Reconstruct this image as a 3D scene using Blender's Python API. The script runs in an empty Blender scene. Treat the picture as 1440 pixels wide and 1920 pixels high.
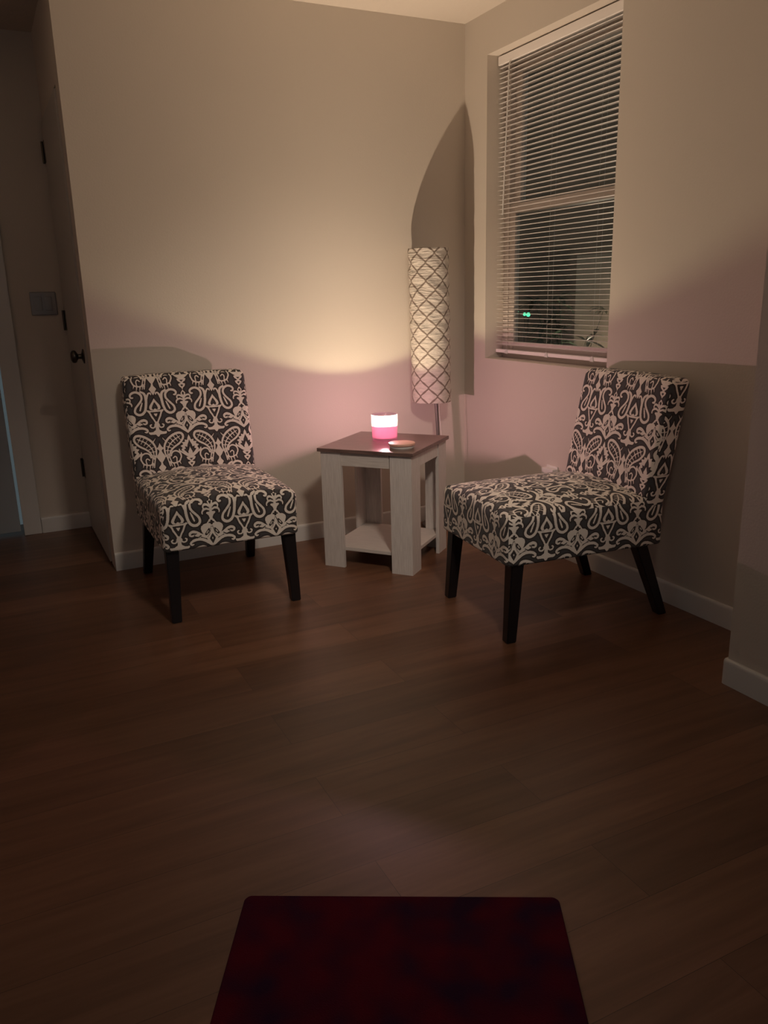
import bpy, bmesh, math, random
import numpy as np
from mathutils import Vector, Matrix
random.seed(7)
SC = bpy.context.scene
COL = SC.collection

# ------------------------------------------------------------------ camera, world, exposure
def make_camera():
    f, cx, cy, cz, yaw, pit, rol = 1512.08, -2.2939, -3.7188, 1.2070, 0.44974, 0.26573, 0.02564
    fwd = Vector((math.sin(yaw)*math.cos(pit), math.cos(yaw)*math.cos(pit), -math.sin(pit)))
    right = Vector((math.cos(yaw), -math.sin(yaw), 0)); down = fwd.cross(right)
    r = right*math.cos(rol) + down*math.sin(rol)
    d = -right*math.sin(rol) + down*math.cos(rol)
    cd = bpy.data.cameras.new('camera'); cd.sensor_fit = 'VERTICAL'; cd.sensor_height = 24
    cd.lens = 24*f/1920; cd.clip_start = .02; cd.clip_end = 100
    o = bpy.data.objects.new('camera', cd); COL.objects.link(o)
    m = Matrix((( r.x, -d.x, -fwd.x, cx), (r.y, -d.y, -fwd.y, cy), (r.z, -d.z, -fwd.z, cz), (0, 0, 0, 1)))
    o.matrix_world = m; SC.camera = o
make_camera()
W = bpy.data.worlds.new('night'); SC.world = W; W.use_nodes = True
W.node_tree.nodes['Background'].inputs[0].default_value = (.72, .93, 1, 1)
W.node_tree.nodes['Background'].inputs[1].default_value = .078
FLAME_POWER = 118.
FILL_POWER = 96.
FLAME_COLOR = (1, .77, .55)
SC.view_settings.view_transform = 'Standard'; SC.view_settings.look = 'None'
SC.view_settings.exposure = 0; SC.view_settings.gamma = 1; SC.view_settings.use_curve_mapping = False
SC.cycles.use_denoising = True
SC.cycles.max_bounces = 10; SC.cycles.transparent_max_bounces = 16
SC.cycles.sample_clamp_indirect = 3

# ------------------------------------------------------------------ helpers
def mat(name, color, rough=.6, spec=.4, **kw):
    m = bpy.data.materials.new(name); m.use_nodes = True
    b = m.node_tree.nodes['Principled BSDF']
    b.inputs['Base Color'].default_value = (*color, 1); b.inputs['Roughness'].default_value = rough
    b.inputs['Specular IOR Level'].default_value = spec
    for k, v in kw.items(): b.inputs[k.replace('_', ' ')].default_value = v
    return m
def N(m, t, **kw):
    n = m.node_tree.nodes.new(t)
    for k, v in kw.items():
        if k in n.inputs: n.inputs[k].default_value = v
        else: setattr(n, k, v)
    return n
def L(m, a, b): m.node_tree.links.new(a, b)
def BS(m): return m.node_tree.nodes['Principled BSDF']
def ramp(m, stops, interp='LINEAR'):
    n = N(m, 'ShaderNodeValToRGB'); n.color_ramp.interpolation = interp
    e = n.color_ramp.elements
    while len(e) < len(stops): e.new(.5)
    for el, (p, c) in zip(e, stops): el.position = p; el.color = (*c, 1)
    return n
def noise_bump(m, scale, strength, dist=.002, detail=3, stretch=None):
    tc = N(m, 'ShaderNodeTexCoord'); nz = N(m, 'ShaderNodeTexNoise', Scale=scale, Detail=detail)
    src = tc.outputs['Object']
    if stretch:
        mp = N(m, 'ShaderNodeMapping'); mp.inputs['Scale'].default_value = stretch
        L(m, src, mp.inputs[0]); src = mp.outputs[0]
    L(m, src, nz.inputs['Vector'])
    bp = N(m, 'ShaderNodeBump', Strength=strength, Distance=dist)
    L(m, nz.outputs[0], bp.inputs['Height']); L(m, bp.outputs[0], BS(m).inputs['Normal'])
    return nz
def wood(name, c1, c2, grain=(40, 40, 2), rough=.5, rings=5., bump=.15):
    m = mat(name, c1, rough)
    tc = N(m, 'ShaderNodeTexCoord'); mp = N(m, 'ShaderNodeMapping'); mp.inputs['Scale'].default_value = grain
    nz = N(m, 'ShaderNodeTexNoise', Scale=rings, Detail=6, Roughness=.65)
    L(m, tc.outputs['Object'], mp.inputs[0]); L(m, mp.outputs[0], nz.inputs['Vector'])
    r = ramp(m, [(.3, c1), (.7, c2)]); L(m, nz.outputs[0], r.inputs[0]); L(m, r.outputs[0], BS(m).inputs['Base Color'])
    bp = N(m, 'ShaderNodeBump', Strength=bump, Distance=.001); L(m, nz.outputs[0], bp.inputs['Height'])
    L(m, bp.outputs[0], BS(m).inputs['Normal'])
    return m

class MB:
    def __init__(s): s.bm = bmesh.new()
    def box(s, a, b, bevel=0, seg=2, M=None):
        t = bmesh.new(); bmesh.ops.create_cube(t, size=1)
        a, b = Vector(a), Vector(b)
        for v in t.verts: v.co = Vector([(a[i]+b[i])/2 + v.co[i]*abs(b[i]-a[i]) for i in range(3)])
        if bevel: bmesh.ops.bevel(t, geom=list(t.edges), offset=bevel, segments=seg, affect='EDGES', profile=.6)
        return s.add(t, M)
    def add(s, t, M=None):
        if M is not None: t.transform(M)
        me = bpy.data.meshes.new('tmp'); t.to_mesh(me); t.free(); s.bm.from_mesh(me); bpy.data.meshes.remove(me)
        return s
    def taper(s, a, b, wa, wb, bevel=.003):
        """square post from a (half size wa) to b (half size wb)"""
        t = bmesh.new(); bmesh.ops.create_cube(t, size=2); a, b = Vector(a), Vector(b)
        for v in t.verts:
            p, w = (a, wa) if v.co.z < 0 else (b, wb)
            v.co = Vector((p.x+v.co.x*w, p.y+v.co.y*w, p.z))
        if bevel: bmesh.ops.bevel(t, geom=list(t.edges), offset=bevel, segments=2, affect='EDGES')
        return s.add(t)
    def lathe(s, prof, n=64, M=None, close=False):
        t = bmesh.new(); rings = []
        for r, z in prof:
            if r < 1e-6: rings.append([t.verts.new((0, 0, z))])
            else: rings.append([t.verts.new((r*math.cos(2*math.pi*k/n), r*math.sin(2*math.pi*k/n), z)) for k in range(n)])
        if close: rings.append(rings[0])
        for A, B in zip(rings, rings[1:]):
            for k in range(n):
                q = [A[k % len(A)], A[(k+1) % n % len(A)], B[(k+1) % n % len(B)], B[k % len(B)]]
                q = list(dict.fromkeys(q))
                if len(q) > 2: t.faces.new(q)
        bmesh.ops.recalc_face_normals(t, faces=t.faces)
        return s.add(t, M)
    def tube(s, pts, r, n=8):
        pts = [Vector(p) for p in pts]; rr = r if isinstance(r, (list, tuple)) else [r]*len(pts)
        t = bmesh.new(); rings = []; up = None
        for i, p in enumerate(pts):
            d = (pts[min(i+1, len(pts)-1)] - pts[max(i-1, 0)]).normalized()
            if up is None: up = Vector((0, 0, 1)) if abs(d.z) < .9 else Vector((1, 0, 0))
            x = d.cross(up).normalized(); y = x.cross(d).normalized(); up = y
            rings.append([t.verts.new(p + (x*math.cos(2*math.pi*k/n) + y*math.sin(2*math.pi*k/n))*rr[i]) for k in range(n)])
        for A, B in zip(rings, rings[1:]):
            for k in range(n): t.faces.new([A[k], A[(k+1) % n], B[(k+1) % n], B[k]])
        t.faces.new(rings[0]); t.faces.new(rings[-1])
        bmesh.ops.recalc_face_normals(t, faces=t.faces)
        return s.add(t)
    def prism(s, poly, plane, a, b):
        """extrude a 2-D polygon: plane 'yz' along x from a to b, 'xz' along y, 'xy' along z"""
        t = bmesh.new()
        def P(u, v, w): return {'yz': (w, u, v), 'xz': (u, w, v), 'xy': (u, v, w)}[plane]
        A = [t.verts.new(P(u, v, a)) for u, v in poly]; B = [t.verts.new(P(u, v, b)) for u, v in poly]
        n = len(poly)
        for i in range(n): t.faces.new([A[i], A[(i+1) % n], B[(i+1) % n], B[i]])
        t.faces.new(A); t.faces.new(B)
        bmesh.ops.recalc_face_normals(t, faces=t.faces)
        return s.add(t)
    def build(s, name, m, parent=None, smooth=None, loc=None):
        me = bpy.data.meshes.new(name); s.bm.to_mesh(me); s.bm.free(); me.materials.append(m)
        if smooth is not None:
            me.shade_smooth()
            if smooth: me.set_sharp_from_angle(angle=math.radians(smooth))
        o = bpy.data.objects.new(name, me); COL.objects.link(o)
        if parent: o.parent = parent
        if loc: o.location = loc
        return o
def tag(o, label, cat, group=None, kind=None):
    o['label'] = label; o['category'] = cat
    if group: o['group'] = group
    if kind: o['kind'] = kind
    return o
def empty(name, loc, rz, label, cat, group=None):
    o = bpy.data.objects.new(name, None); COL.objects.link(o); o.location = loc; o.rotation_euler = (0, 0, rz)
    o.empty_display_size = .05
    return tag(o, label, cat, group)

# ------------------------------------------------------------------ materials
M = {}
M['wall'] = mat('wall_paint', (.66, .595, .525), .6, .25); noise_bump(M['wall'], 130, .35, .0012, 2)
M['ceiling'] = mat('ceiling_paint', (.62, .55, .48), .8, .2); noise_bump(M['ceiling'], 60, .5, .003, 3)
M['trim'] = mat('white_trim_paint', (.72, .71, .69), .35, .4)
M['door'] = mat('greige_door_paint', (.52, .49, .45), .4, .4)
M['entry'] = mat('blue_grey_door_paint', (.40, .45, .49), .45, .4)
M['black'] = mat('black_stained_wood', (.012, .009, .010), .35, .5)
M['metal'] = mat('dark_bronze_metal', (.10, .085, .07), .35, .5, Metallic=1.0)
M['steel'] = mat('brushed_grey_metal', (.22, .20, .185), .38, .5, Metallic=.6)
M['plastic'] = mat('white_plastic', (.75, .73, .70), .35, .5)
M['clear'] = mat('glossy_cover_plastic', (.36, .36, .37), .08, .6)
M['vinyl'] = mat('window_vinyl', (.62, .55, .50), .4, .4)
M['slat'] = mat('blind_slat_enamel', (.93, .88, .85), .4, .4)
M['cord'] = mat('white_cord', (.7, .66, .62), .7, .2)

def floor_material():
    m = mat('vinyl_plank', (.1, .05, .03), .38, .5)
    tc = N(m, 'ShaderNodeTexCoord')
    br = N(m, 'ShaderNodeTexBrick', offset=.37, Scale=1.0, Color1=(0, 0, 0, 1), Color2=(1, 1, 1, 1), Mortar=(.5, .5, .5, 1))
    br.inputs['Mortar Size'].default_value = .0007; br.inputs['Brick Width'].default_value = 1.22
    br.inputs['Row Height'].default_value = .18; br.inputs['Bias'].default_value = 0
    L(m, tc.outputs['Object'], br.inputs['Vector'])
    mp = N(m, 'ShaderNodeMapping'); mp.inputs['Scale'].default_value = (.8, 9, 1)
    add = N(m, 'ShaderNodeVectorMath', operation='ADD'); sc = N(m, 'ShaderNodeVectorMath', operation='SCALE'); sc.inputs['Scale'].default_value = 7
    L(m, br.outputs['Color'], sc.inputs[0]); L(m, tc.outputs['Object'], add.inputs[0]); L(m, sc.outputs[0], add.inputs[1])
    L(m, add.outputs[0], mp.inputs[0])
    nz = N(m, 'ShaderNodeTexNoise', Scale=2.2, Detail=7, Roughness=.62, Distortion=.4); L(m, mp.outputs[0], nz.inputs['Vector'])
    r = ramp(m, [(.25, (.125, .058, .032)), (.5, (.185, .088, .049)), (.78, (.245, .125, .073))]); L(m, nz.outputs[0], r.inputs[0])
    hs = N(m, 'ShaderNodeHueSaturation'); mr = N(m, 'ShaderNodeMapRange'); mr.inputs['To Min'].default_value = .62; mr.inputs['To Max'].default_value = 1.06
    L(m, br.outputs['Color'], mr.inputs[0]); L(m, mr.outputs[0], hs.inputs['Value']); L(m, r.outputs[0], hs.inputs['Color'])
    mx = N(m, 'ShaderNodeMix', data_type='RGBA'); L(m, br.outputs['Fac'], mx.inputs[0]); L(m, hs.outputs[0], mx.inputs[6]); mx.inputs[7].default_value = (.06, .028, .017, 1)
    L(m, mx.outputs[2], BS(m).inputs['Base Color'])
    bp = N(m, 'ShaderNodeBump', Strength=.12, Distance=.001); L(m, nz.outputs[0], bp.inputs['Height']); L(m, bp.outputs[0], BS(m).inputs['Normal'])
    return m
M['floor'] = floor_material()
M['white_wood'] = wood('whitewashed_oak', (.64, .585, .55), (.84, .79, .75), (45, 45, 2.2), .55)
M['shelf_wood'] = wood('whitewashed_oak_shelf', (.64, .585, .54), (.82, .76, .71), (2.2, 45, 45), .55)
M['top_wood'] = wood('grey_walnut', (.115, .070, .060), (.25, .165, .145), (2.2, 40, 40), .28)

def fabric_material():
    m = mat('ikat_damask_fabric', (.5, .45, .4), .85, .25)
    at = N(m, 'ShaderNodeAttribute', attribute_name='motif', attribute_type='GEOMETRY')
    tc = N(m, 'ShaderNodeTexCoord'); nz = N(m, 'ShaderNodeTexNoise', Scale=330, Detail=2); L(m, tc.outputs['Object'], nz.inputs['Vector'])
    # ikat feathering: shift the edge of the motif by a fine noise
    ma = N(m, 'ShaderNodeMath', operation='MULTIPLY_ADD'); L(m, nz.outputs[0], ma.inputs[0]); ma.inputs[1].default_value = .075
    sep = N(m, 'ShaderNodeSeparateColor'); L(m, at.outputs['Color'], sep.inputs[0])
    sub = N(m, 'ShaderNodeMath', operation='SUBTRACT'); L(m, sep.outputs[0], sub.inputs[0]); sub.inputs[1].default_value = .0375
    L(m, sub.outputs[0], ma.inputs[2])
    r = ramp(m, [(0, (.84, .765, .685)), (.485, (.84, .765, .685)), (.515, (.034, .024, .022)), (.60, (.046, .038, .037)), (.72, (.066, .064, .068))])
    L(m, ma.outputs[0], r.inputs[0]); L(m, r.outputs[0], BS(m).inputs['Base Color'])
    n2 = N(m, 'ShaderNodeTexNoise', Scale=900, Detail=1); L(m, tc.outputs['Object'], n2.inputs['Vector'])
    bp = N(m, 'ShaderNodeBump', Strength=.25, Distance=.0008); L(m, n2.outputs[0], bp.inputs['Height']); L(m, bp.outputs[0], BS(m).inputs['Normal'])
    BS(m).inputs['Sheen Weight'].default_value = .15
    return m
M['fabric'] = fabric_material()

# ------------------------------------------------------------------ the setting
HC = 2.44; XL = -1.8785; YB = -2.115; XB = -.345; YH = .86
def struct(o, label, cat): return tag(o, label, cat, kind='structure')
b = MB(); b.box((-4.6, -5.2, -.05), (.19, 1.1, 0)); struct(b.build('floor', M['floor']), 'dark brown wood plank floor', 'floor')
b = MB(); b.box((-4.6, -5.2, HC), (.19, 1.1, HC+.08)); struct(b.build('ceiling', M['ceiling']), 'plain ceiling above the corner', 'ceiling')
b = MB(); b.box((XL, 0, 0), (.19, .12, HC)); struct(b.build('wall_back', M['wall']), 'beige back wall behind the table and left chair', 'wall')
WY0, WY1, WZ0, WZ1, WD = -1.106, -.1965, .872, 2.26, .17
b = MB()
b.box((0, YB-.1, 0), (WD, 0, WZ0)); b.box((0, YB-.1, WZ1), (WD, 0, HC)); b.box((0, WY1, WZ0), (WD, 0, WZ1)); b.box((0, YB-.1, WZ0), (WD, WY0, WZ1))
struct(b.build('wall_right', M['wall']), 'beige right wall with the window opening', 'wall')
b = MB(); b.box((XB, -5.2, 0), (.19, YB, HC)); struct(b.build('wall_near', M['wall']), 'grey lit wall projecting at the right edge', 'wall')
DX0, DX1 = -3.15, -2.225                      # the doorway in the hall wall
b = MB(); b.box((DX1+.005, YH, 0), (XL+.13, YH+.12, HC)); b.box((DX0, YH, 2.06), (DX1+.005, YH+.12, HC)); b.box((-4.6, YH, 0), (DX0, YH+.12, HC))
struct(b.build('wall_hall', M['wall']), 'dark hallway wall with the switch plate', 'wall')
b = MB(); b.box((XL, .12, 2.06), (XL+.12, YH, HC)); b.box((XL+.06, .12, 0), (XL+.12, YH, 2.06))
struct(b.build('wall_side', M['wall']), 'short wall above the closed hallway door', 'wall')
b = MB(); b.box((-3.5, -1.6, 0), (-3.4, YH, HC)); struct(b.build('wall_left_blocker', M['wall']), 'added unseen wall left of the hallway, blocking light', 'wall')  # unseen wall added to keep world light out of the hallway

def base_profile(h=.084, t=.0125):
    return [(0, 0), (t, 0), (t, h-.012), (t*.93, h-.006), (t*.72, h-.0018), (t*.4, h), (0, h)]
def baseboard(name, plane, at, sgn, a, c, label):
    b = MB(); b.prism([(at+sgn*u, v) for u, v in base_profile()], plane, a, c)
    return struct(b.build(name, M['trim'], smooth=40), label, 'baseboard')
baseboard('baseboard_back', 'yz', 0, -1, XL, -.0126, 'white baseboard along the back wall')
baseboard('baseboard_right', 'xz', 0, -1, YB+.0005, 0, 'white baseboard under the window wall')
b = MB(); prof = base_profile(); t = bmesh.new()
# near baseboard wraps the projecting wall's corner with a rounded end
path = [(XB, -5.2, -1, 0), (XB, YB-.012, -1, 0)] + [(XB+.0, YB-.0, -math.cos(k*math.pi/12), math.sin(k*math.pi/12)) for k in range(0, 7)] + [(-.0135, YB, 0, 1)]
rings = [[t.verts.new((x+nx*u, y+ny*u, v)) for u, v in prof] for x, y, nx, ny in path]
for A, B in zip(rings, rings[1:]):
    for k in range(len(prof)):
        try: t.faces.new([A[k], A[(k+1) % len(prof)], B[(k+1) % len(prof)], B[k]])
        except ValueError: pass
t.faces.new(rings[0]); t.faces.new(rings[-1])
bmesh.ops.remove_doubles(t, verts=t.verts, dist=1e-5); bmesh.ops.recalc_face_normals(t, faces=t.faces); b.add(t)
struct(b.build('baseboard_near', M['trim'], smooth=40), 'white baseboard round the projecting wall corner', 'baseboard')
baseboard('baseboard_hall', 'yz', YH, -1, DX1+.09, XL-.0005, 'white baseboard at the end of the dark hallway')
# casing round the hall doorway
b = MB(); b.box((DX1, YH-.016, 0), (DX1+.088, YH, 2.15), .004); b.box((DX0-.088, YH-.016, 0), (DX0, YH, 2.15), .004); b.box((DX0, YH-.016, 2.062), (DX1, YH, 2.15), .004)
struct(b.build('trim_1', M['trim']), 'white casing round the hallway doorway', 'door casing')
# closed blue-grey door in that doorway
b = MB(); b.box((DX0+.006, YH+.004, .022), (DX1-.014, YH+.044, 2.055), .002)
d2 = struct(b.build('door_2', M['entry']), 'closed blue-grey door at the left edge', 'door')
for (x0, x1) in ((DX0+.12, (DX0+DX1)/2-.04), ((DX0+DX1)/2+.04, DX1-.13)):
    for (z0, z1) in ((.22, .95), (1.08, 1.92)):
        b = MB(); b.box((x0, YH-.001, z0), (x1, YH+.006, z1), .003); b.build('panel', M['entry'], d2)
# closed door in the side wall of the hallway, seen at a grazing angle
b = MB(); b.box((0, 0, 0), (.036, .722, 2.035), .002)
DXF = XL-.0095
d1 = b.build('door_1', M['door'], loc=(DXF, .1205, .009)); struct(d1, 'closed door left of the back wall, seen almost edge-on', 'door')
b = MB(); Mx = Matrix.Translation((0, .060, .955)) @ Matrix.Rotation(math.radians(-90), 4, 'Y')
b.lathe([(0, 0), (.032, 0), (.032, .004), (.020, .008), (.0115, .011), (.0105, .024), (.016, .028), (.0255, .033), (.0285, .041), (.027, .049), (.018, .055), (0, .057)], 32, Mx)
kn = b.build('door_knob', M['metal'], d1, smooth=50); kn['label'] = 'dark round door knob'
for z in (.325, 1.10, 1.90):
    b = MB(); b.box((-.002, .680, z-.05), (.001, .720, z+.05), .0008); b.tube([(-.006, .7285, z-.05), (-.006, .7285, z+.05)], .0065, 10)
    h = b.build('hinge', M['metal'], d1, smooth=50); h['label'] = 'dark metal hinge'

# window
FX = .105
win = MB()
for (y0, y1, z0, z1) in ((WY0, WY0+.045, WZ0, WZ1), (WY1-.045, WY1, WZ0, WZ1), (WY0+.045, WY1-.045, WZ1-.045, WZ1), (WY0+.045, WY1-.045, WZ0, WZ0+.04)):
    win.box((FX, y0, z0), (WD, y1, z1), .003)
w = struct(win.build('window_1', M['vinyl']), 'tall window behind white horizontal blinds', 'window')
def sash(name, x0, x1, z0, z1, st):
    b = MB(); y0, y1 = WY0+.045, WY1-.045
    b.box((x0, y0, z0), (x1, y0+st, z1), .003); b.box((x0, y1-st, z0), (x1, y1, z1), .003)
    b.box((x0, y0+st, z1-.045), (x1, y1-st, z1), .003); b.box((x0, y0+st, z0), (x1, y1-st, z0+.045), .003)
    s = b.build(name, M['vinyl'], w)
    g = MB(); xm = (x0+x1)/2; g.box((xm-.002, y0+st-.005, z0+.04), (xm+.002, y1-st+.005, z1-.04))
    p = g.build('glass_pane', glassm, s); return s
glassm = bpy.data.materials.new('window_glass'); glassm.use_nodes = True
nt = glassm.node_tree; nt.nodes.remove(nt.nodes['Principled BSDF'])
tr = N(glassm, 'ShaderNodeBsdfTransparent'); tr.inputs[0].default_value = (.93, .95, .94, 1); gl = N(glassm, 'ShaderNodeBsdfGlossy', Roughness=.01)
lw = N(glassm, 'ShaderNodeLayerWeight', Blend=.5); pw = N(glassm, 'ShaderNodeMath', operation='POWER'); pw.inputs[1].default_value = 4.5; L(glassm, lw.outputs['Facing'], pw.inputs[0])
fr = N(glassm, 'ShaderNodeMath', operation='MULTIPLY_ADD'); L(glassm, pw.outputs[0], fr.inputs[0]); fr.inputs[1].default_value = .8; fr.inputs[2].default_value = .03; mxs = N(glassm, 'ShaderNodeMixShader')
L(glassm, fr.outputs[0], mxs.inputs[0]); L(glassm, tr.outputs[0], mxs.inputs[1]); L(glassm, gl.outputs[0], mxs.inputs[2]); L(glassm, mxs.outputs[0], nt.nodes['Material Output'].inputs[0])
sash('lower_sash', FX+.004, FX+.026, WZ0+.035, 1.605, .045)
sash('upper_sash', FX+.028, WD-.004, 1.56, WZ1-.035, .05)

# ------------------------------------------------------------------ window blind
def make_blind():
    o = empty('window_blind', (0, (WY0+WY1)/2, WZ0), 0, 'white horizontal slat blind hanging open in the window', 'window blind')
    oz = WZ0; oy = (WY0+WY1)/2
    y0, y1 = WY0+.006-oy, WY1-.006-oy
    b = MB(); b.box((.056, y0, 2.216-oz), (.090, y1, 2.254-oz), .003); b.build('headrail', M['slat'], o)
    xm = .072; w2 = .0125; tilt = math.radians(-2); k = 0
    zs = []
    z = 2.203
    while z > .972: zs.append(z); z -= .0214
    zs += [.9555, .9405]
    t = bmesh.new()
    for z in zs:
        ring = []
        for y in (y0+.003, y1-.003):
            prof = []
            for i in range(7):
                u = -1+i/3; x = u*w2; h = .0016*(1-u*u)
                prof.append((xm + x*math.cos(tilt) - h*math.sin(tilt), y, z-oz + x*math.sin(tilt) + h*math.cos(tilt)))
            low = [(p[0], p[1], p[2]-.0006) for p in reversed(prof)]
            ring.append([t.verts.new(p) for p in prof+low])
        A, B = ring; n = len(A)
        for i in range(n): t.faces.new([A[i], A[(i+1) % n], B[(i+1) % n], B[i]])
        t.faces.new(A); t.faces.new(B)
    bmesh.ops.recalc_face_normals(t, faces=t.faces)
    b = MB(); b.add(t); b.build('slats', M['slat'], o, smooth=40)
    b = MB(); b.box((xm-.0125, y0+.002, .899-oz), (xm+.0125, y1-.002, .9155-oz), .003); b.build('bottom_rail', M['slat'], o)
    for y in (-.30, -.625, -.945):
        yl = y-oy
        b = MB()
        for x in (xm-.0135, xm+.0135): b.tube([(x, yl, .915-oz), (x, yl, 2.22-oz)], .0004, 6)
        b.build('ladder_cord', M['cord'], o)
        b = MB(); b.prism([(yl-.011, .897-oz), (yl+.011, .897-oz), (yl+.006, .918-oz), (yl-.006, .918-oz)], 'yz', xm-.0165, xm-.0118); b.build('cord_clip', M['plastic'], o)
    b = MB(); b.tube([(.053, -.305-oy, 2.213-oz), (.048, -.305-oy, 2.19-oz), (.048, -.268-oy, 1.553-oz)], .0032, 10)
    b.build('tilt_wand', M['plastic'], o, smooth=40)
make_blind()

# ------------------------------------------------------------------ ikat motif (distance field of one repeat, in units of .385 mm)
def catmull(P, n=6, closed=False):
    P = [np.array(p, float) for p in P]; out = []
    m = len(P)
    for i in range(m if closed else m-1):
        if closed: a, b_, c, d = P[(i-1) % m], P[i], P[(i+1) % m], P[(i+2) % m]
        else: a, b_, c, d = P[max(i-1, 0)], P[i], P[i+1], P[min(i+2, m-1)]
        for t in np.arange(n)/n:
            out.append(.5*(2*b_+(c-a)*t+(2*a-5*b_+4*c-d)*t*t+(3*b_-a-3*c+d)*t**3))
    if not closed: out.append(P[-1])
    return out
TW, TH, ST = 292., 760., 2.
gx, gy = np.meshgrid(np.arange(0, TW+ST, ST), np.arange(-TH, 2*TH, ST))
def seg_d(P, r):
    d = np.full(gx.shape, 1e3); rr = r if isinstance(r, list) else [r]*len(P)
    P = [np.array(p, float) for p in P]
    x0, x1 = min(p[0] for p in P)-70, max(p[0] for p in P)+70; y0, y1 = min(p[1] for p in P)-70, max(p[1] for p in P)+70
    mk = (gx > x0) & (gx < x1) & (gy > y0) & (gy < y1); X, Y = gx[mk], gy[mk]; dd = np.full(X.shape, 1e3)
    for i in range(len(P)-1):
        a, b_ = P[i], P[i+1]; v = b_-a; l = max(v@v, 1e-9)
        t = np.clip(((X-a[0])*v[0]+(Y-a[1])*v[1])/l, 0, 1)
        dd = np.minimum(dd, np.hypot(X-a[0]-t*v[0], Y-a[1]-t*v[1]) - (rr[i]+(rr[i+1]-rr[i])*t))
    d[mk] = dd
    return d
def poly_d(P):
    P = [np.array(p, float) for p in P]; d = seg_d(P+[P[0]], 0.); ins = np.zeros(gx.shape, bool)
    for i in range(len(P)):
        a, b_ = P[i], P[(i+1) % len(P)]
        c = (a[1] > gy) != (b_[1] > gy)
        with np.errstate(divide='ignore', invalid='ignore'):
            ins ^= c & (gx < (b_[0]-a[0])*(gy-a[1])/(b_[1]-a[1]+1e-12)+a[0])
    return np.where(ins, -d, d)
LAY = {'B': [], 'D': [], 'E': []}
def S(l, P, r, sm=True):
    Q = catmull(P, 4) if sm else P
    if isinstance(r, list): r = list(np.interp(np.linspace(0, 1, len(Q)), np.linspace(0, 1, len(r)), r))
    LAY[l].append(seg_d(Q, r))
def F(l, P): LAY[l].append(poly_d(P))
def A(P): return [(TW-a, y) for a, y in P]          # measured from the other mirror axis
def AF(l, P): F(l, [(TW-a, y) for a, y in P] + [(TW+40, P[-1][1]), (TW+40, P[0][1])])
def VF(l, P): F(l, P + [(-40, P[-1][1]), (-40, P[0][1])])
# flame and vase
VF('B', [(0, 58), (8, 74), (20, 92), (38, 114), (54, 138), (58, 158), (46, 178), (0, 182)])
VF('D', [(0, 98), (10, 116), (22, 136), (30, 156), (24, 170), (0, 172)])
VF('B', [(0, 178), (40, 180), (78, 170), (86, 184), (68, 200), (50, 244), (30, 276), (20, 300), (34, 326), (0, 326)])
VF('D', [(0, 196), (50, 194), (36, 230), (18, 262), (8, 284), (0, 290)])
S('E', [(0, 174), (0, 182)], 12); VF('E', [(0, 210), (20, 209), (10, 228), (0, 244)])
S('B', [(12, 322), (34, 344), (58, 340), (66, 322), (54, 314)], 9.); VF('B', [(0, 318), (16, 330), (20, 366), (46, 382), (70, 384), (86, 378), (90, 398), (76, 412), (22, 414), (8, 434), (0, 436)])
# hooked paisley
S('B', [(x+8, y) for x, y in [(112, -6), (80, 14), (68, 54), (70, 104), (80, 154), (98, 192), (130, 212), (162, 208), (184, 184), (176, 148), (150, 118), (124, 90), (108, 62), (110, 30), (132, 4), (166, -6), (200, 4), (216, 24), (206, 44), (190, 44)]], [10., 14., 15., 15., 14., 14., 14., 14., 13., 12., 12., 12., 13., 14., 13., 13., 12., 11., 9.])
S('E', [(114, 100), (128, 132), (144, 172)], [4., 8., 7.])
S('B', [(78, 92), (62, 46), (46, 16), (26, 16), (24, 30)], [12., 11., 10., 9., 7.])
# little chain and crown on the other axis
AF('B', [(0, 636), (12, 652), (50, 656), (40, 682), (12, 700), (40, 708), (30, 732), (10, 750), (0, 770)])
AF('D', [(0, 672), (22, 670), (0, 690)]); AF('D', [(0, 716), (16, 718), (0, 738)])
AF('B', [(0, 2), (28, 36), (14, 64), (0, 76)]); AF('D', [(0, 22), (13, 38), (0, 58)])
S('B', A([(0, 92), (22, 62), (52, 54), (66, 70), (60, 86)]), [9., 11., 11., 9., 7.]); S('B', A([(0, 112), (30, 88), (62, 94), (76, 112), (74, 128)]), [10., 11., 11., 9., 7.])
S('B', A([(0, 70), (0, 180)]), 9., False); AF('B', [(0, 112), (36, 112), (46, 124), (22, 146), (12, 176), (0, 178)])
S('D', A([(16, 82), (34, 74)]), 5., False); S('D', A([(16, 108), (38, 108)]), 5., False)
# palmette
AF('B', [(0, 160), (24, 176), (44, 204), (72, 208), (96, 226), (102, 252), (92, 282), (70, 316), (36, 372), (14, 408), (0, 430)])
S('D', A([(4, 188), (4, 216)]), 6., False); S('D', A([(0, 203), (20, 203)]), 6.5, False)
S('D', A([(26, 258), (38, 282), (54, 302)]), [7., 14., 12.]); S('E', A([(34, 274), (48, 294)]), 4.5, False)
S('D', A([(4, 232), (14, 264), (26, 306), (44, 330)]), 3.)
AF('D', [(0, 300), (16, 326), (27, 346), (14, 372), (0, 396)]); AF('E', [(0, 332), (6, 346), (0, 360)])
S('B', A([(60, 324), (104, 302), (138, 276), (170, 266), (196, 278), (196, 298), (182, 302)]), [16., 16., 15., 15., 13., 11., 8.])
S('B', A([(110, 318), (150, 300), (186, 306)]), [10., 12., 9.])
S('B', A([(6, 404), (40, 376), (80, 350), (120, 340), (166, 346), (196, 366), (186, 384), (170, 380)]), [14., 16., 15., 15., 14., 12., 10., 8.])
S('D', A([(100, 308), (132, 326)]), 4.5, False); S('D', A([(140, 284), (160, 302)]), 4., False)
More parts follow.
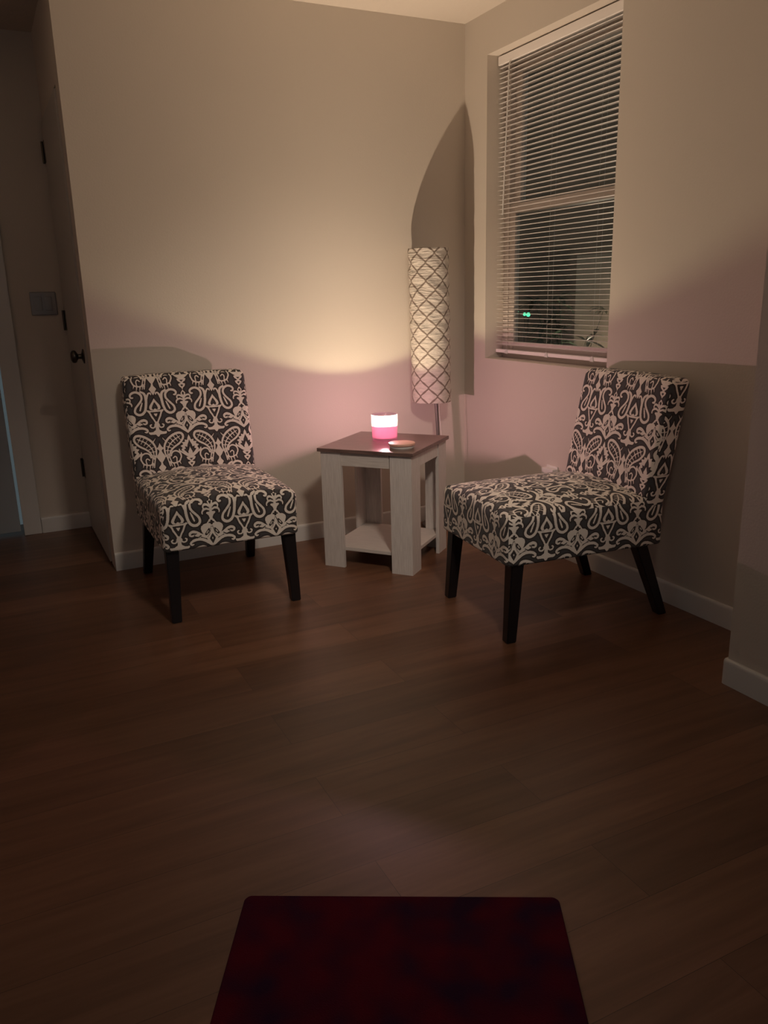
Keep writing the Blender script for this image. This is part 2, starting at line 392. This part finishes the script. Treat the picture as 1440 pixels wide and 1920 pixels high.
# beaded paisley
S('B', [(78, 730), (62, 657), (42, 595), (46, 525), (90, 459), (164, 416), (220, 416), (236, 458), (198, 510), (132, 552), (94, 594), (82, 640), (96, 694)], [8., 8., 10., 12., 13., 14., 14., 13., 12., 11., 9., 8., 8.])
S('E', [(206, 444), (136, 482), (86, 536), (68, 590), (70, 650)], [4., 5., 5., 5., 4.])
for (x, y, dx, dy) in ((188, 452, 16, 26), (160, 466, 18, 28), (132, 486, 20, 26), (106, 514, 24, 18), (86, 544, 26, 12), (74, 578, 24, 2), (70, 616, 20, -4)):
    S('E', [(x-dx*.9, y-dy*.9), (x+dx, y+dy)], 3.6, False)
S('B', [(98, 632), (112, 598), (148, 586), (184, 606), (196, 644), (182, 676)], [9., 10., 10., 10., 10., 9.])
S('B', [(114, 656), (134, 640), (150, 656), (146, 690)], 8.)
S('B', [(84, 690), (112, 704), (152, 700), (184, 680)], 9.)
for p in ([(86, 700), (100, 738)], [(114, 706), (124, 748)], [(146, 704), (156, 742)], [(172, 690), (186, 722)]): S('B', p, [9., 5.], False)
S('B', [(60, 480), (40, 456), (34, 440)], [7., 6., 3.])
# diamonds
VF('B', [(0, 480), (8, 510), (20, 532), (38, 548), (14, 570), (16, 582), (30, 606), (48, 632), (26, 668), (10, 688), (14, 708), (40, 738), (20, 768), (0, 806)])
# lotus
S('B', A([(0, 660), (44, 636), (82, 606), (104, 590), (108, 572)]), [10., 10., 10., 10., 7.])
AF('B', [(0, 430), (14, 462), (22, 488), (48, 478), (44, 504), (78, 506), (66, 530), (100, 542), (76, 562), (92, 584), (44, 632), (0, 656)])
AF('D', [(0, 486), (9, 510), (22, 536), (26, 560), (52, 548), (42, 574), (64, 582), (32, 616), (0, 638)])
AF('E', [(0, 556), (10, 584), (22, 606), (16, 630), (0, 634)])
n1 = int(TH/ST)
def wrap(l):
    d = np.min(LAY[l], axis=0) + (2.5 if l == 'B' else 0); return np.minimum(np.minimum(d[:n1], d[n1:2*n1]), d[2*n1:3*n1])
SDF = np.minimum(np.maximum(wrap('B'), -wrap('D')), wrap('E'))
UNIT = .328/760
def motif(u, v):
    """u, v in metres (v downwards along the cloth) -> distance value"""
    X = np.abs((u/UNIT + TW) % (2*TW) - TW)/ST; Y = ((v/UNIT) % TH)/ST
    i = np.clip(X.astype(int), 0, SDF.shape[1]-2); j = Y.astype(int) % n1; fx = X-i; fy = Y-np.floor(Y); j2 = (j+1) % n1
    return (SDF[j, i]*(1-fx)+SDF[j, i+1]*fx)*(1-fy) + (SDF[j2, i]*(1-fx)+SDF[j2, i+1]*fx)*fy

def cushion(name, h, r, rtop, rbot, deform, uv, step=.0026):
    """closed upholstered block; h half sizes, uv(face, P) -> cloth coordinates from the undeformed surface"""
    h = np.array(h); V = []; Q = []; val = []; off = 0
    for ax in range(3):
        for sg in (-1, 1):
            a, b_ = [(1, 2), (2, 0), (0, 1)][ax]
            na, nb = int(2*h[a]/step)+1, int(2*h[b_]/step)+1
            ua, ub = np.meshgrid(np.linspace(-h[a], h[a], na), np.linspace(-h[b_], h[b_], nb), indexing='ij')
            P = np.zeros((na*nb, 3)); P[:, a] = ua.ravel(); P[:, b_] = ub.ravel(); P[:, ax] = sg*h[ax]
            rv = np.full(P.shape, r); rv[:, 2] = np.where(P[:, 2] > 0, rtop, rbot)
            inner = np.clip(P, -h+rv, h-rv); d = (P-inner)/rv
            nn = d/np.maximum(np.linalg.norm(d, axis=1), 1e-9)[:, None]
            S0 = inner+nn*rv
            u, v = uv((ax, sg), S0)
            m_ = np.clip(.5+motif(u, v)/80., 0, 1)
            idx = np.arange(na*nb).reshape(na, nb)
            q = np.stack([idx[:-1, :-1], idx[1:, :-1], idx[1:, 1:], idx[:-1, 1:]], -1).reshape(-1, 4)
            if sg < 0: q = q[:, ::-1]
            V.append(S0); Q.append(q+off); val.append(m_[q]); off += len(P)
    V = np.concatenate(V); Q = np.concatenate(Q); val = np.concatenate(val).ravel()
    key = np.round(V*2e5).astype(np.int64); _, first, inv = np.unique(key, axis=0, return_index=True, return_inverse=True)
    V = deform(V[first]); Q = inv.ravel()[Q]
    me = bpy.data.meshes.new(name)
    me.vertices.add(len(V)); me.vertices.foreach_set('co', V.astype(np.float32).ravel())
    me.loops.add(Q.size); me.loops.foreach_set('vertex_index', Q.ravel().astype(np.int32))
    me.polygons.add(len(Q)); me.polygons.foreach_set('loop_start', np.arange(0, Q.size, 4, dtype=np.int32))
    me.update(calc_edges=True)
    at = me.color_attributes.new('motif', 'FLOAT_COLOR', 'CORNER')
    c = np.stack([val, val, val, np.ones_like(val)], 1).astype(np.float32); at.data.foreach_set('color', c.ravel())
    me.materials.append(M['fabric']); me.shade_smooth(); me.validate()
    return me

# ------------------------------------------------------------------ the two chairs (front is local -Y)
VTOP = 600*UNIT
def seat_uv(face, P):
    ax, sg = face; x, y, z = P[:, 0], P[:, 1], P[:, 2]+.375
    v0 = 65*UNIT + (.442-z)
    if ax == 1: return x+.207, v0
    if ax == 0: return -y-.175, v0+.01
    return x+.207, 65*UNIT+(.442-.466)-(y+.315)      # top: cloth runs on from the front edge
def seat_deform(V):
    V = V.copy(); x, y, z = V.T.copy()
    wt = np.clip((z+.0)/.09, 0, 1)
    crown = .040*(1-(x/.268)**2)*(1-np.clip(np.abs(y+.02)/.34, 0, 1)**3)
    V[:, 2] = z+.375+crown*wt
    V[:, 1] = y-.035
    V[:, 0] = x*(1+.012*(1-(y/.32)**2))
    return V
seat_me = cushion('seat', (.266, .325, .091), .024, .034, .012, seat_deform, seat_uv)
def back_uv(face, P):
    ax, sg = face; x, y, z = P[:, 0], P[:, 1], P[:, 2]
    v = VTOP+(.232-z)
    if ax == 1: return x+.147, v
    if ax == 0: return y, v+.135
    return x+.147, VTOP-(y+.045)
def back_deform(V):
    V = V.copy(); x, y, z = V.T.copy(); zz = z+.655
    puff = .012*(1-(x/.27)**2)*(1-np.clip(np.abs(z+.02)/.24, 0, 1)**2)*np.where(y < 0, 1, .3)
    V[:, 2] = zz + .006*(1-(x/.27)**2)*np.clip(z/.2, 0, 1)
    V[:, 1] = y+.245+(zz-.45)*.195 - puff*np.where(y < 0, 1, -1)
    V[:, 0] = x*(1+.008*(1-(z/.232)**2))
    return V
back_me = cushion('backrest', (.266, .045, .232), .022, .030, .02, back_deform, back_uv)
def leg_mesh(top, foot, wt, wf):
    b = MB(); b.taper(foot, top, wf, wt, .003); o = b.build('leg', M['black']); me = o.data; bpy.data.objects.remove(o); return me
legs = [leg_mesh((s*.232, -.312, .30), (s*.242, -.334, 0), .025, .0185) for s in (-1, 1)] + \
       [leg_mesh((s*.225, .205, .30), (s*.241, .318, 0), .025, .0185) for s in (-1, 1)]
def chair(loc, rz, label):
    o = empty('accent_chair', loc, rz, label, 'chair', 'patterned armless accent chairs')
    for nm, me in (('seat', seat_me), ('backrest', back_me)):
        c = bpy.data.objects.new(nm, me); COL.objects.link(c); c.parent = o
    for i, me in enumerate(legs):
        c = bpy.data.objects.new('leg', me); COL.objects.link(c); c.parent = o
chair((-1.5175, -.424, 0), math.radians(-.8), 'charcoal and cream paisley armless chair against the back wall, left of the table')
chair((-.402, -1.32, 0), math.radians(-95.3), 'charcoal and cream paisley armless chair below the window, right of the table')

# ------------------------------------------------------------------ side table
TR = math.radians(-50.0); TC = (-.702, -.448)
TM = Matrix.Translation((*TC, 0)) @ Matrix.Rotation(TR, 4, 'Z')
def make_table():
    o = empty('side_table', (*TC, 0), TR, 'square whitewashed side table with dark top and low shelf', 'table')
    b = MB(); b.box((-.229, -.229, .534), (.229, .229, .55), .0015); t = b.build('tabletop', M['top_wood'], o); t['label'] = 'dark grey-brown wood tabletop'
    h, wd, th = .2175, .100, .016
    for sx in (-1, 1):
        for sy in (-1, 1):
            b = MB()
            poly = [(sx*h, sy*h), (sx*(h-wd), sy*h), (sx*(h-wd), sy*(h-th)), (sx*(h-th), sy*(h-th)), (sx*(h-th), sy*(h-wd)), (sx*h, sy*(h-wd))]
            b.prism(poly, 'xy', 0, .534); b.build('leg', M['white_wood'], o)
    for ax in (0, 1):
        for s in (-1, 1):
            b = MB(); p0 = (-(h-wd), s*(h-.003)); p1 = (h-wd-.005, s*(h-th))
            if ax == 0: b.box((p0[0], min(p0[1], p1[1]), .474), (p1[0], max(p0[1], p1[1]), .534))
            else: b.box((min(p0[1], p1[1]), p0[0], .474), (max(p0[1], p1[1]), p1[0], .534))
            b.build('apron', M['shelf_wood'] if ax == 0 else M['white_wood'], o)
    b = MB(); b.box((-(h-th-.0005), -(h-th-.0005), .078), (h-th-.0005, h-th-.0005, .094), .001); b.build('shelf', M['shelf_wood'], o)
make_table()

# ------------------------------------------------------------------ candle in a glass jar
CX, CY, CZ = -.682, -.409, .55
def jar_glass():
    m = bpy.data.materials.new('pink_tinted_glass'); m.use_nodes = True; nt = m.node_tree; nt.nodes.remove(nt.nodes['Principled BSDF'])
    tr = N(m, 'ShaderNodeBsdfTransparent'); tr.inputs[0].default_value = (.91, .755, .935, 1)
    tl = N(m, 'ShaderNodeBsdfTranslucent'); tl.inputs[0].default_value = (.95, .90, .88, 1)
    gs = N(m, 'ShaderNodeBsdfGlossy', Roughness=.03)
    fr = N(m, 'ShaderNodeLayerWeight', Blend=.12)
    m1 = N(m, 'ShaderNodeMixShader'); m1.inputs[0].default_value = .30; L(m, tr.outputs[0], m1.inputs[1]); L(m, tl.outputs[0], m1.inputs[2])
    m2 = N(m, 'ShaderNodeMixShader'); mq = N(m, 'ShaderNodeMath', operation='MULTIPLY'); mq.inputs[1].default_value = .25; L(m, fr.outputs[0], mq.inputs[0]); L(m, mq.outputs[0], m2.inputs[0]); L(m, m1.outputs[0], m2.inputs[1]); L(m, gs.outputs[0], m2.inputs[2])
    L(m, m2.outputs[0], nt.nodes['Material Output'].inputs[0]); return m
def make_candle():
    o = empty('jar_candle', (CX, CY, CZ), 0, 'lit pink candle in a glass jar glowing on the side table', 'candle')
    b = MB(); b.lathe([(0, 0), (.0555, 0), (.0575, .002), (.0583, .008), (.0602, .1175), (.0597, .120), (.0586, .1195), (.0580, .1175), (.0561, .0155), (.054, .0138), (0, .0135)], 96)
    b.build('jar', jar_glass(), o, smooth=50)
    wax = mat('pink_wax', (.92, .42, .58), .5, .3); nt = wax.node_tree      # wax lets candlelight through
    wt = N(wax, 'ShaderNodeBsdfTransparent'); wt.inputs[0].default_value = (1, .72, .84, 1)
    wl = N(wax, 'ShaderNodeBsdfTranslucent'); wl.inputs[0].default_value = (.90, .46, .70, 1)
    a1 = N(wax, 'ShaderNodeMixShader'); a1.inputs[0].default_value = .30; L(wax, BS(wax).outputs[0], a1.inputs[1]); L(wax, wl.outputs[0], a1.inputs[2])
    a2 = N(wax, 'ShaderNodeMixShader'); a2.inputs[0].default_value = .22; L(wax, a1.outputs[0], a2.inputs[1]); L(wax, wt.outputs[0], a2.inputs[2])
    L(wax, a2.outputs[0], nt.nodes['Material Output'].inputs[0])
    b = MB(); b.lathe([(0, .0142), (.054, .0142), (.0558, .016), (.0566, .069), (.0556, .0705), (.050, .0690), (0, .0685)], 96)
    b.build('wax', wax, o, smooth=50)
    b = MB(); b.tube([(0, 0, .0675), (.0005, 0, .076), (.002, 0, .083)], .0011, 8); b.build('wick', M['black'], o)
    fm = bpy.data.materials.new('flame'); fm.use_nodes = True; nt = fm.node_tree; nt.nodes.remove(nt.nodes['Principled BSDF'])
    e = N(fm, 'ShaderNodeEmission', Strength=1300.); e.inputs[0].default_value = (1, .78, .55, 1); L(fm, e.outputs[0], nt.nodes['Material Output'].inputs[0])
    b = MB(); b.lathe([(0, .079), (.0028, .081), (.0045, .086), (.0043, .091), (.0028, .098), (.0012, .104), (0, .108)], 24)
    fl = b.build('flame', fm, o, smooth=60); fl.visible_shadow = True
    ld = bpy.data.lights.new('candle_flame_light', 'POINT'); ld.energy = FLAME_POWER; ld.color = FLAME_COLOR; ld.shadow_soft_size = .0055
    lo = bpy.data.objects.new('candle_flame_light', ld); COL.objects.link(lo); lo.parent = o; lo.location = (0, 0, .0915)
    ld.use_nodes = True; nt = ld.node_tree; em = nt.nodes['Emission']; lf = nt.nodes.new('ShaderNodeLightFalloff')
    lf.inputs['Strength'].default_value = 1.; nt.links.new(lf.outputs['Linear'], em.inputs['Strength'])
    return o
make_candle()

# candle lid on the table
def make_lid():
    o = empty('candle_lid', (-.704, -.622, .55), 0, 'round flat candle lid lying in front of the candle', 'lid')
    lm = wood('lid_wood', (.70, .40, .31), (.78, .48, .38), (3, 40, 40), .45)
    b = MB(); b.lathe([(0, .0125), (.0565, .0125), (.058, .0135), (.0585, .0165), (.0585, .0205), (.0575, .0225), (.055, .0232), (0, .0232)], 72); b.build('lid_top', lm, o, smooth=40)
    b = MB(); b.lathe([(0, 0), (.0515, 0), (.0522, .001), (.0522, .0036), (.0540, .0042), (.0540, .0064), (.0522, .0070), (.0522, .0096), (.0535, .0102), (.0535, .0125), (0, .0125)], 72)
    s = b.build('seal_ring', M['plastic'], o, smooth=40); s['label'] = 'white plastic seal ring'
make_lid()

# ------------------------------------------------------------------ floor lamp
SHADE_U = .48
def shade_material():
    m = mat('trellis_fabric', (.62, .56, .48), .8, .2)
    uvn = N(m, 'ShaderNodeTexCoord'); sp = N(m, 'ShaderNodeSeparateXYZ'); L(m, uvn.outputs['UV'], sp.inputs[0])
    def MT(op, a, b_=None):
        n = N(m, 'ShaderNodeMath', operation=op)
        for i, q in enumerate((a, b_)):
            if q is None: continue
            if isinstance(q, (int, float)): n.inputs[i].default_value = q
            else: L(m, q, n.inputs[i])
        return n.outputs[0]
    # u: turns*8 columns, v: rows; an ogee trellis = |distance to +-amplitude*cos| lines
    u = MT('ADD', MT('MULTIPLY', sp.outputs[0], 7.0), SHADE_U); v = MT('ADD', MT('MULTIPLY', sp.outputs[1], 8.7), .09)
    c = MT('COSINE', MT('MULTIPLY', v, 2*math.pi)); s3 = MT('MULTIPLY', MT('COSINE', MT('MULTIPLY', v, 6*math.pi)), .022)
    amp = MT('ADD', MT('MULTIPLY', c, .222), s3)
    def line(off, sign):
        x = MT('ADD', MT('ADD', u, off), MT('MULTIPLY', amp, sign))
        f = MT('FRACT', x); return MT('ABSOLUTE', MT('SUBTRACT', f, .5))
    d = MT('MINIMUM', line(.25, 1.0), line(.75, -1.0))
    sl = MT('MULTIPLY', MT('SINE', MT('MULTIPLY', v, 2*math.pi)), 1.43)
    d = MT('DIVIDE', MT('MULTIPLY', d, .884), MT('SQRT', MT('ADD', MT('MULTIPLY', sl, sl), 1.)))      # tenths of a metre
    r = ramp(m, [(0, (.25, .20, .165)), (.036, (.27, .215, .175)), (.047, (.70, .64, .57))]); L(m, d, r.inputs[0])
    nz = N(m, 'ShaderNodeTexNoise', Scale=24., Detail=4); mp = N(m, 'ShaderNodeMapping'); mp.inputs['Scale'].default_value = (1, 1, 4.6)
    L(m, uvn.outputs['Object'], mp.inputs[0]); L(m, mp.outputs[0], nz.inputs['Vector'])
    mr = N(m, 'ShaderNodeMapRange'); mr.inputs['From Min'].default_value = .35; mr.inputs['From Max'].default_value = .65; mr.inputs['To Min'].default_value = .88; mr.inputs['To Max'].default_value = 1.06
    hs = N(m, 'ShaderNodeHueSaturation'); L(m, nz.outputs[0], mr.inputs[0]); L(m, mr.outputs[0], hs.inputs['Value']); L(m, r.outputs[0], hs.inputs['Color'])
    L(m, hs.outputs[0], BS(m).inputs['Base Color'])
    bp = N(m, 'ShaderNodeBump', Strength=1., Distance=.012); L(m, nz.outputs[0], bp.inputs['Height']); L(m, bp.outputs[0], BS(m).inputs['Normal'])
    return m
def make_lamp():
    Bx, By = -.214, -.130
    o = empty('floor_lamp', (Bx, By, 0), 0, 'slim floor lamp with tall trellis-patterned cylinder shade in the corner', 'floor lamp')
    b = MB(); b.lathe([(0, 0), (.108, 0), (.110, .004), (.110, .012), (.104, .017), (.03, .021), (.014, .03), (0, .03)], 48); b.build('base', M['steel'], o, smooth=40)
    top = Vector((-.276-Bx, -.108-By, 1.38))
    b = MB(); b.tube([(0, 0, .02), tuple(top*.5+Vector((0, 0, .01))), tuple(top)], .0095, 16); b.build('pole', M['steel'], o, smooth=50)
    # shade: crinkled cloth cylinder, open at both ends, with thickness
    c0 = Vector((-.263-Bx, -.108-By, .663)); c1 = Vector((-.276-Bx, -.108-By, 1.409)); R = .0985
    n, rows = 144, 150; t = bmesh.new(); uvl = t.loops.layers.uv.new('UVMap'); rings = []
    rnd = random.Random(3)
    ph = [(rnd.uniform(0, 6.28), rnd.choice((1, 2, 3, 4, 5)), rnd.uniform(28, 95), rnd.uniform(.3, 1)) for _ in range(9)]
    for j in range(rows+1):
        f = j/rows; c = c0.lerp(c1, f); ring = []
        for k in range(n):
            a = 2*math.pi*k/n
            w = sum(q*math.sin(z*f + m_*a + p + .9*math.sin(3*a+p)) for p, m_, z, q in ph)/4.
            amp = .0036*(.35+.65*min(1, f*2.2))*min(1, min(j, rows-j)/3.)
            r = R+w*amp
            ring.append(t.verts.new((c.x+r*math.cos(a), c.y+r*math.sin(a), c.z)))
        rings.append(ring)
    for j in range(rows):
        for k in range(n):
            fc = t.faces.new([rings[j][k], rings[j][(k+1) % n], rings[j+1][(k+1) % n], rings[j+1][k]])
            for lp, (kk, jj) in zip(fc.loops, ((k, j), (k+1, j), (k+1, j+1), (k, j+1))): lp[uvl].uv = (kk/n, jj/rows)
    bmesh.ops.recalc_face_normals(t, faces=t.faces)
    b = MB(); b.add(t); sh = b.build('lamp_shade', shade_material(), o, smooth=60); sh['label'] = 'cream shade with taupe trellis lines'
    md = sh.modifiers.new('thickness', 'SOLIDIFY'); md.thickness = .0022; md.offset = -1
    for f, nm in ((.985, 'shade_ring'), (.015, 'shade_ring')):
        c = c0.lerp(c1, f); b = MB(); pts = [(c.x+.094*math.cos(k*math.pi/24), c.y+.094*math.sin(k*math.pi/24), c.z) for k in range(49)]
        b.tube(pts, .0016, 6)
        for k in range(3):
            a = k*2.0944; b.tube([(c.x, c.y, c.z), (c.x+.094*math.cos(a), c.y+.094*math.sin(a), c.z)], .0014, 6)
        b.build(nm, M['steel'], sh)
    b = MB(); b.tube([(-.036, -.028, .70), (-.034, -.030, .60), (-.026, -.034, .50), (-.02, -.03, .2), (-.03, -.02, .035)], .0016, 6); b.build('cord', M['cord'], o)
make_lamp()

# ------------------------------------------------------------------ fill light added to brighten the seating corner, shaped as a recessed downlight
def make_fill_light():
    x, y = -1.40, -2.85
    o = empty('ceiling_fill_light', (x, y, HC), 0, 'added unseen fill light shaped as a round recessed fixture, above the frame', 'fill light')
    b = MB(); b.lathe([(.075, 0), (.098, 0), (.098, -.004), (.092, -.008), (.078, -.006), (.075, 0)], 48); b.build('trim_ring', M['trim'], o, smooth=40)
    lens = bpy.data.materials.new('fill_lens'); lens.use_nodes = True; nt = lens.node_tree; nt.nodes.remove(nt.nodes['Principled BSDF'])
    e = N(lens, 'ShaderNodeEmission', Strength=.6); e.inputs[0].default_value = (1, .86, .72, 1); L(lens, e.outputs[0], nt.nodes['Material Output'].inputs[0])
    b = MB(); b.lathe([(0, -.001), (.076, -.001), (.076, -.004), (0, -.004)], 48); b.build('lens', lens, o)
    ld = bpy.data.lights.new('fill_spot', 'SPOT'); ld.energy = FILL_POWER; ld.color = (1, .84, .70); ld.spot_size = math.radians(56); ld.spot_blend = 1.; ld.shadow_soft_size = .14
    lo = bpy.data.objects.new('fill_spot', ld); COL.objects.link(lo); lo.parent = o; lo.location = (0, 0, -.08)
    d = Vector((-.92, -.60, .50)) - Vector((x, y, HC-.08)); lo.rotation_euler = d.to_track_quat('-Z', 'Y').to_euler()
make_fill_light()

# ------------------------------------------------------------------ small wall fittings
def make_switch():
    o = empty('light_switch', (-1.981, YH, 1.195), 0, 'glossy double light switch plate on the dark hallway wall', 'light switch')
    b = MB(); b.box((-.062, -.0065, -.057), (.062, 0, .057), .006, 4); b.build('plate', M['clear'], o, smooth=40)
    for x in (-.0235, .0235):
        b = MB(); b.box((x-.0165, -.0095, -.034), (x+.0165, -.0055, .034), .002, 3); b.build('rocker', M['clear'], o, smooth=40)
make_switch()
def make_outlet():
    o = empty('wall_outlet', (0, -.775, .355), 0, 'white wall outlet with boxy plug-in adapter under the window', 'outlet')
    b = MB(); b.box((-.006, -.040, -.060), (0, .040, .060), .003); b.build('plate', M['plastic'], o, smooth=40)
    b = MB(); b.box((-.038, -.047, -.020), (-.006, .036, .052), .004); b.build('adapter', M['plastic'], o, smooth=40)
make_outlet()

# ------------------------------------------------------------------ runner rug near the camera
def rug_material():
    m = mat('red_rug_pile', (.12, .012, .018), .95, .1)
    tc = N(m, 'ShaderNodeTexCoord')
    vo = N(m, 'ShaderNodeTexNoise', Scale=11., Detail=1.); L(m, tc.outputs['Object'], vo.inputs['Vector'])
    r = ramp(m, [(.35, (.095, .003, .014)), (.55, (.062, .004, .019)), (.70, (.030, .007, .028))]); L(m, vo.outputs[0], r.inputs[0])
    L(m, r.outputs[0], BS(m).inputs['Base Color'])
    n2 = N(m, 'ShaderNodeTexNoise', Scale=500.); L(m, tc.outputs['Object'], n2.inputs['Vector']); bp = N(m, 'ShaderNodeBump', Strength=.6, Distance=.003)
    L(m, n2.outputs[0], bp.inputs['Height']); L(m, bp.outputs[0], BS(m).inputs['Normal'])
    return m
def make_rug():
    b = MB(); t = bmesh.new(); w_, l_, r_ = .3225, 1.5, .016; out = []
    for cx_, cy_, a0 in ((w_-r_, -r_, 0), (-w_+r_, -r_, 90), (-w_+r_, -l_+r_, 180), (w_-r_, -l_+r_, 270)):
        out += [(cx_, cy_, math.radians(a0+k*15)) for k in range(7)]
    rings = []
    for ins, z in ((.002, 0), (0, .003), (.0005, .0065), (.003, .009)):
        rings.append([t.verts.new((x+(r_-ins)*math.cos(a), y+(r_-ins)*math.sin(a), z)) for x, y, a in out])
    for A_, B_ in zip(rings, rings[1:]):
        for k in range(len(out)): t.faces.new([A_[k], A_[(k+1) % len(out)], B_[(k+1) % len(out)], B_[k]])
    t.faces.new(rings[0]); t.faces.new(rings[-1]); bmesh.ops.recalc_face_normals(t, faces=t.faces)
    b.add(t); o = b.build('runner_rug', rug_material(), loc=(-1.675, -2.4695, 0)); o.rotation_euler = (0, 0, math.radians(-28.2))
    tag(o, 'dark red runner rug on the plank floor in the foreground', 'rug')
make_rug()

# ------------------------------------------------------------------ outside the window
M['soil'] = mat('dark_ground', (.05, .045, .04), .9, .1); M['backdrop'] = mat('brown_backdrop', (.36, .25, .18), .8, .1); M['stucco'] = mat('pale_stucco', (.60, .47, .36), .85, .1); noise_bump(M['stucco'], 40, .4, .01)
M['leaf'] = mat('dark_leaf', (.05, .085, .05), .45, .4)
b = MB(); b.box((.19, -3, -.35), (7, 8, -.25)); struct(b.build('ground', M['soil']), 'dark ground outside the window', 'ground')
b = MB(); b.box((4.2, -.5, -.25), (4.4, 8, 6.)); struct(b.build('backdrop_wall', M['backdrop']), 'dark house wall added outside to cover the sky behind the blinds', 'outdoor wall')  # added backdrop, hides the grey sky beyond the window
b = MB(); b.box((2.9, .2, -.25), (3.1, 2.68, 1.5)); tag(b.build('neighbour_wall', M['stucco']), 'pale outdoor wall seen dimly through the lower right of the blinds', 'outdoor wall', kind='structure')
def make_shrub():
    o = empty('garden_shrub', (2.2, 1.9, -.25), 0, 'leafy dark shrub outside, behind the lower blinds', 'shrub')
    rnd = random.Random(11); b = MB()
    stems = MB()
    for s in range(16):
        a = rnd.uniform(0, 6.28); lean = rnd.uniform(.1, .45); H_ = rnd.uniform(.75, 1.4)
        pts = [Vector((math.cos(a)*lean*(q/6)**1.5, math.sin(a)*lean*(q/6)**1.5, H_*q/6)) for q in range(7)]
        stems.tube(pts, [.008-.001*q for q in range(7)], 6)
        for q in range(2, 7):
            for w in range(5):
                az = rnd.uniform(0, 6.28); ln = rnd.uniform(.12, .24); wd = ln*.11; up = rnd.uniform(-.3, .7)
                d = Vector((math.cos(az), math.sin(az), up)).normalized(); sd = d.cross(Vector((0, 0, 1))).normalized(); n = sd.cross(d)
                t = bmesh.new(); rows = []
                for i in range(6):
                    f = i/5; wdt = wd*math.sin(math.pi*min(1, f*.92+.06)); c = pts[q]+d*ln*f-n*(-.25*ln*f*f)*-1
                    rows.append([t.verts.new(c+sd*wdt+n*wdt*.3), t.verts.new(c), t.verts.new(c-sd*wdt+n*wdt*.3)])
                for A_, B_ in zip(rows, rows[1:]):
                    for k in range(2): t.faces.new([A_[k], A_[k+1], B_[k+1], B_[k]])
                b.add(t)
    b.build('foliage', M['leaf'], o, smooth=60); stems.build('stems', M['leaf'], o, smooth=60)
make_shrub()
def make_garden_light(loc, rad, label):
    o = empty('garden_light', loc, 0, label, 'garden light', 'small green lights in the garden')
    em = bpy.data.materials.get('green_glow')
    if not em:
        em = bpy.data.materials.new('green_glow'); em.use_nodes = True; nt = em.node_tree; nt.nodes.remove(nt.nodes['Principled BSDF'])
        e = N(em, 'ShaderNodeEmission', Strength=1.6); e.inputs[0].default_value = (.10, .9, .45, 1); L(em, e.outputs[0], nt.nodes['Material Output'].inputs[0])
    b = MB(); b.lathe([(rad*math.sin(math.pi*k/10), rad*(1-math.cos(math.pi*k/10))) for k in range(11)], 20); b.build('bulb', em, o, smooth=60)
    b = MB(); b.lathe([(0, -.03), (.008, -.03), (.010, .0), (0, .001)], 16); b.tube([(0, 0, -.03), (0, 0, -.25-loc[2])], .004, 6); b.build('stake', M['black'], o)
P0 = (2.5, 2.873, .975)
make_garden_light((2.5, 2.885, .945), .020, 'largest green bulb glowing outside through the lower blinds')
make_garden_light((2.5, 2.945, .952), .016, 'middle green bulb glowing outside beside the largest')
make_garden_light((2.5, 3.06, .985), .008, 'smallest green bulb glowing outside, left of the others')
ld = bpy.data.lights.new('porch_lamp', 'POINT'); ld.energy = 13; ld.color = (1, .82, .62); ld.shadow_soft_size = .05
lo = bpy.data.objects.new('porch_lamp', ld); COL.objects.link(lo); lo.location = (2.35, 1.75, .55)
